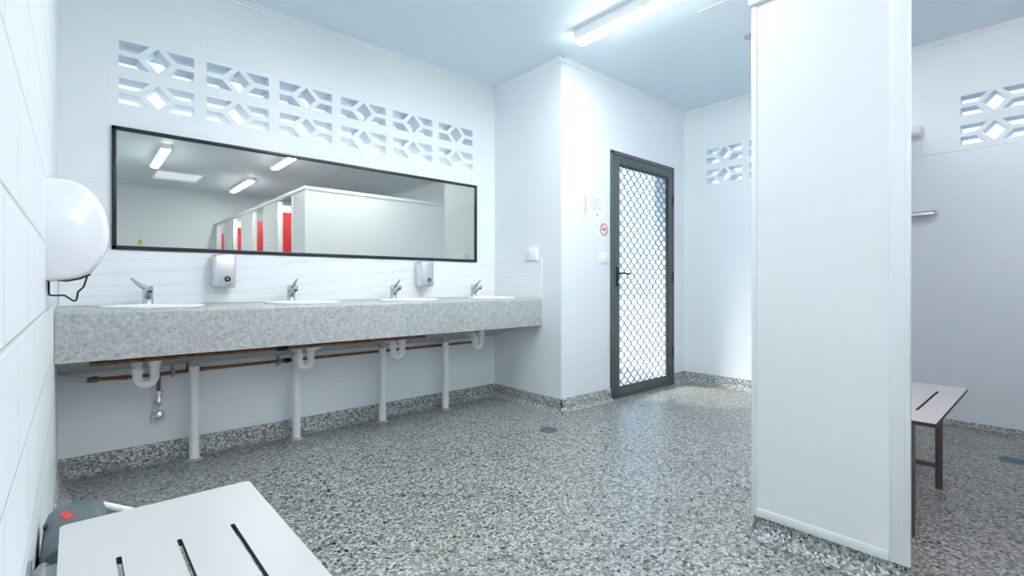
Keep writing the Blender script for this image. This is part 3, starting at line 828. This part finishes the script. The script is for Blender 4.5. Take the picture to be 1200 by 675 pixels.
mb = MB(); mb.box(P(-.0168, .473, -.1745), P(-.0142, .481, -.1705), bev=.003, rot=Matrix.Rotation(math.radians(-40), 3, 'Y')); mb.build('side_latch', 'vacdark', hd)
mb = MB(); cd = Vector((.006*S, .477*S, 0))
mb.lathe([(0, .06), (.075, .06), (.080, .07), (.080, zz(-.212)), (.076, zz(-.207)), (0, zz(-.207))], seg=32, M4=Matrix.Translation(cd))
mb.build('drum', 'vacpale', t, angle=40)
mb = MB(); mb.lathe([(0, -.03), (.028, -.03), (.034, -.022), (.034, .022), (.028, .03), (0, .03)], seg=20, M4=Matrix.Translation(P(-.004, .447, -.205))@Matrix.Rotation(PI/2, 4, 'X')@Matrix.Rotation(.4, 4, 'Y')); mb.build('filter_cap', 'vacpale', t, angle=40)
for sx in (-1, 1):
    for sy in (-1, 1):
        mb = MB(); mb.lathe([(0, -.012), (.022, -.012), (.026, -.006), (.026, .006), (.022, .012), (0, .012)], seg=16, M4=Matrix.Translation(cd+Vector((sx*.05, sy*.05, .027)))@Matrix.Rotation(PI/2, 4, 'X')); mb.build('caster', 'vacdark', t, angle=40)
mb = MB(); mb.box(P(-.014, .4565, -ZF+.011), P(.026, .4975, -ZF+.019), bev=.01); mb.build('base', 'vac', t)
mb = MB(); mb.tube([P(.0085, .508, -.1725), P(.050, .470, -.1835)], .0095, seg=14); mb.build('wand', 'plastic', t, angle=60)

# ------------------------------------------------------------------ floor drains
def drain(X, Y, lab, r=.062):
    c = P(X, Y, -ZF)
    t = thing('floor_drain', c, lab, 'floor drain', 'round floor drains')
    mb = MB(); mb.lathe([(r*.82, .0005), (r*.84, .004), (r*.98, .004), (r, .0005)], seg=36, M4=Matrix.Translation(c)); mb.build('rim', 'drain', t)
    mb = MB(); mb.lathe([(0, .0006), (r*.83, .0006), (r*.83, .001), (0, .001)], seg=30, M4=Matrix.Translation(c))
    for k in range(-4, 5):
        x = k*r*.18; h = math.sqrt(max(0, (r*.83)**2-x*x)); mb.box(c+Vector((x-.003, -h, .001)), c+Vector((x+.003, h, .003)))
    mb.build('grate', 'drain', t, sharp=True)
drain(.7102, .687, 'round grey floor drain in front of the return wall corner')
drain(1.164, .055, 'round dark floor drain in the shower at the right edge')

# ------------------------------------------------------------------ cubicles
PX = .5966; PT = .0045; PZ0, PZ1 = -.2731, .3273
OPEN = [(.0968, -.090), (-.270, -.460), (-.640, -.830), (-1.010, -1.200)]
PANELS = [(.0968, .2405), (-.270, -.090), (-.640, -.460), (-1.010, -.830), (YB, -1.200)]
plabs = ['tall white partition panel standing in the foreground, right of the door', 'white cubicle front panel between the first and second red doors in the mirror',
         'white cubicle front panel between the second and third red doors in the mirror', 'white cubicle front panel between the third and fourth red doors in the mirror',
         'narrow white cubicle front panel against the far end wall']
for (a, b), lab in zip(PANELS, plabs):
    t = thing('cubicle_panel', P(PX, (a+b)/2, -ZF), lab, 'partition panel', 'cubicle front panels')
    pw = .0165 if b-a > .1 else .008
    mb = MB(); mb.box(P(PX+.0008, a+.002, PZ0+.006), P(PX+PT, b, PZ1)); mb.build('sheet', 'laminate', t, sharp=True)
    mb = MB(); mb.box(P(PX, a, PZ0), P(PX+PT+.0008, a+pw, PZ1), bev=.003)
    mb.box(P(PX-.0006, a+.0012, PZ0+.001), P(PX+.002, a+pw*.28, PZ1), bev=.0015)
    mb.build('jamb_post', 'rail', t)
    mb = MB(); mb.box(P(PX-.0002, a+.0165 if b-a > .1 else a, PZ0), P(PX+PT+.0004, b+.0008, PZ0+.0098), bev=.002); mb.build('bottom_rail', 'rail', t)
    # far jamb return (door rebate)
    if a > YB+.01 and a != .0968: pass
    mb = MB()
    if lab != plabs[0]:
        mb.box(P(PX, b-.006, PZ0), P(PX+.025, b, PZ1), bev=.003); mb.build('door_jamb', 'rail', t)
    else: mb.bm.free()
    # terrazzo hob under the panel
    ob = cove('baseboard_cubicle', (PX+.003, a+.002), (PX+.003, b), (-1, 0), 'terrazzo hob under ' + lab, h=.0215, r=.0145, t=.001)
mb = MB(); mb.box(P(PX-.0042, YB, PZ1), P(PX+PT+.004, .2405+.0065, PZ1+.013), bev=.004); mb.box(P(PX+PT, .2405-.0042, PZ1), P(XR, .2405+.0065, PZ1+.013), bev=.004)
tag(mb.build('head_rail', 'rail'), 'continuous white head rail along the top of the cubicle partitions', 'rail')
t = thing('end_partition', P(1.0, .2405, -ZF), 'long white end partition of the cubicles, facing the mirror', 'partition')
mb = MB(); mb.box(P(PX+PT+.001, .2395, PZ0), P(XR, .2435, PZ1)); mb.build('sheet', 'laminate', t, sharp=True)
mb = MB(); mb.box(P(PX-.0003, .2385, PZ0), P(PX+.007, .2447, PZ1), bev=.002); mb.build('corner_post', 'rail', t)
cove('baseboard_end', (PX, .2415), (XR, .2415), (0, 1), 'terrazzo hob under the end partition', h=.0215, r=.0145, t=.001)
dn = ['second', 'third', 'fourth']
for i, y in enumerate((-.18, -.55, -.92)):
    mb = MB(); mb.box(P(PX+PT+.001, y-.002, PZ0), P(XR-.003, y+.002, PZ1)); o = mb.build('dividing_partition', 'laminate', sharp=True)
    tag(o, 'white partition between cubicles, behind the panel before the %s red door' % dn[i], 'partition', 'dividing partitions')
dl = ['red cubicle door nearest in the mirror, widest red strip', 'second red cubicle door from the right in the mirror', 'third red cubicle door from the right in the mirror', 'farthest red cubicle door, thinnest red strip in the mirror']
dp = None
for (a, b), lab in zip(OPEN, dl):
    loc = P(PX+.026, b, -ZF)
    if dp is not None: dup(dp, loc, lab); continue
    dp = thing('cubicle_door', loc, lab, 'door', 'red cubicle doors')
    mb = MB(); mb.box(P(PX+.026, b+.001, -.262), P(PX+.026+.178, b+.006, .285), bev=.002); mb.build('leaf', 'red', dp)
    for z in (-.2, .24):
        mb = MB(); mb.tube([P(PX+.0255, b+.0035, z-.012), P(PX+.0255, b+.0035, z+.012)], .008, seg=10); mb.build('hinge', 'steel', dp)
    mb = MB(); mb.tube(bendpath([P(PX+.026+.165, b+.006, -.03), P(PX+.026+.165, b+.016, -.03), P(PX+.026+.165, b+.016, .02), P(PX+.026+.165, b+.006, .02)], .004), .006, seg=8); mb.build('pull_handle', 'steel', dp, angle=60)
# shower lining and fittings
mb = MB(); mb.box(P(XR-.003, YB, -.286), P(XR, .2395, .2775)); struct(mb.build('wall_lining', 'lining', sharp=True), 'smooth pale lining board on the lower shower wall', 'wall')
mb = MB(); mb.box(P(XR-.004, YB, .2755), P(XR, .2395, .2785), bev=.002); struct(mb.build('trim_8', 'cornice'), 'capping strip along the top of the shower lining', 'trim')
t = thing('soap_shelf', P(XR-.003, .208, .14), 'small chrome shelf on the shower wall beside the partition', 'shelf')
mb = MB(); mb.prism([(-.003, .232), (-.003, .1815), (-.008, .1785), (-.034, .1785), (-.034, .232)], lambda x, y: P(XR+x, y, .1445), lambda x, y: P(XR+x, y, .1495), bev=.003); mb.build('tray', 'steel', t)
mb = MB(); mb.tube(bendpath([P(XR-.003, .1775, .1515), P(XR-.0345, .1775, .1515), P(XR-.0345, .232, .1515)], .004), .004, seg=8); mb.build('guard_rail', 'chrome', t, angle=60)
t = thing('shower_rose', P(XR, .212, .322), 'small white wedge-shaped shower head high on the shower wall', 'shower head')
mb = MB(); mb.prism([(.001, .345), (.001, .318), (-.008, .316), (-.026, .325), (-.020, .331)], lambda x, z: P(XR+x, .2035, z), lambda x, z: P(XR+x, .2205, z), bev=.004); mb.build('housing', 'rail', t)
mb = MB(); mb.lathe([(0, 0), (.018, 0), (.018, -.008), (0, -.01)], seg=20, M4=Matrix.Translation(P(XR-.015, .212, .3195))@Matrix.Rotation(-.45, 4, 'Y')); mb.build('spray_plate', 'chrome', t)
# small yellow tag on the far wall
o = MB(); o.box(P(.2465, YB, .205), P(.2635, YB+.003, .2305), bev=.008); tag(o.build('wall_tag', 'yellow'), 'small yellow tag on the far wall, low left in the mirror', 'tag')

# ------------------------------------------------------------------ sky, camera, view
w = bpy.data.worlds.new('sky'); scene.world = w; w.use_nodes = True
bg = w.node_tree.nodes['Background']; bg.inputs[0].default_value = (.47, .71, 1.0, 1); bg.inputs[1].default_value = .72
sl = bpy.data.lights.new('sun', 'SUN'); so = bpy.data.objects.new('sun', sl); C.objects.link(so)
sl.energy = 3.0; sl.angle = math.radians(25); sl.color = (1.0, .97, .92)
so.rotation_euler = Vector((.45, -.75, -.62)).to_track_quat('-Z', 'Y').to_euler()
cam = bpy.data.cameras.new('camera'); co = bpy.data.objects.new('camera', cam); C.objects.link(co)
co.location = (0, 0, ZF*S); co.rotation_euler = (PI/2, 0, -math.radians(41.6685))
cam.sensor_width = 36; cam.lens = 574.27/1200*36; cam.shift_y = -5.42/1200; cam.clip_start = .01
scene.camera = co
vs = scene.view_settings; vs.view_transform = 'Standard'; vs.look = 'None'; vs.gamma = 1; vs.use_curve_mapping = False; vs.exposure = 1.82
scene.cycles.max_bounces = 14; scene.cycles.diffuse_bounces = 10; scene.cycles.glossy_bounces = 6
scene.cycles.sample_clamp_indirect = 6
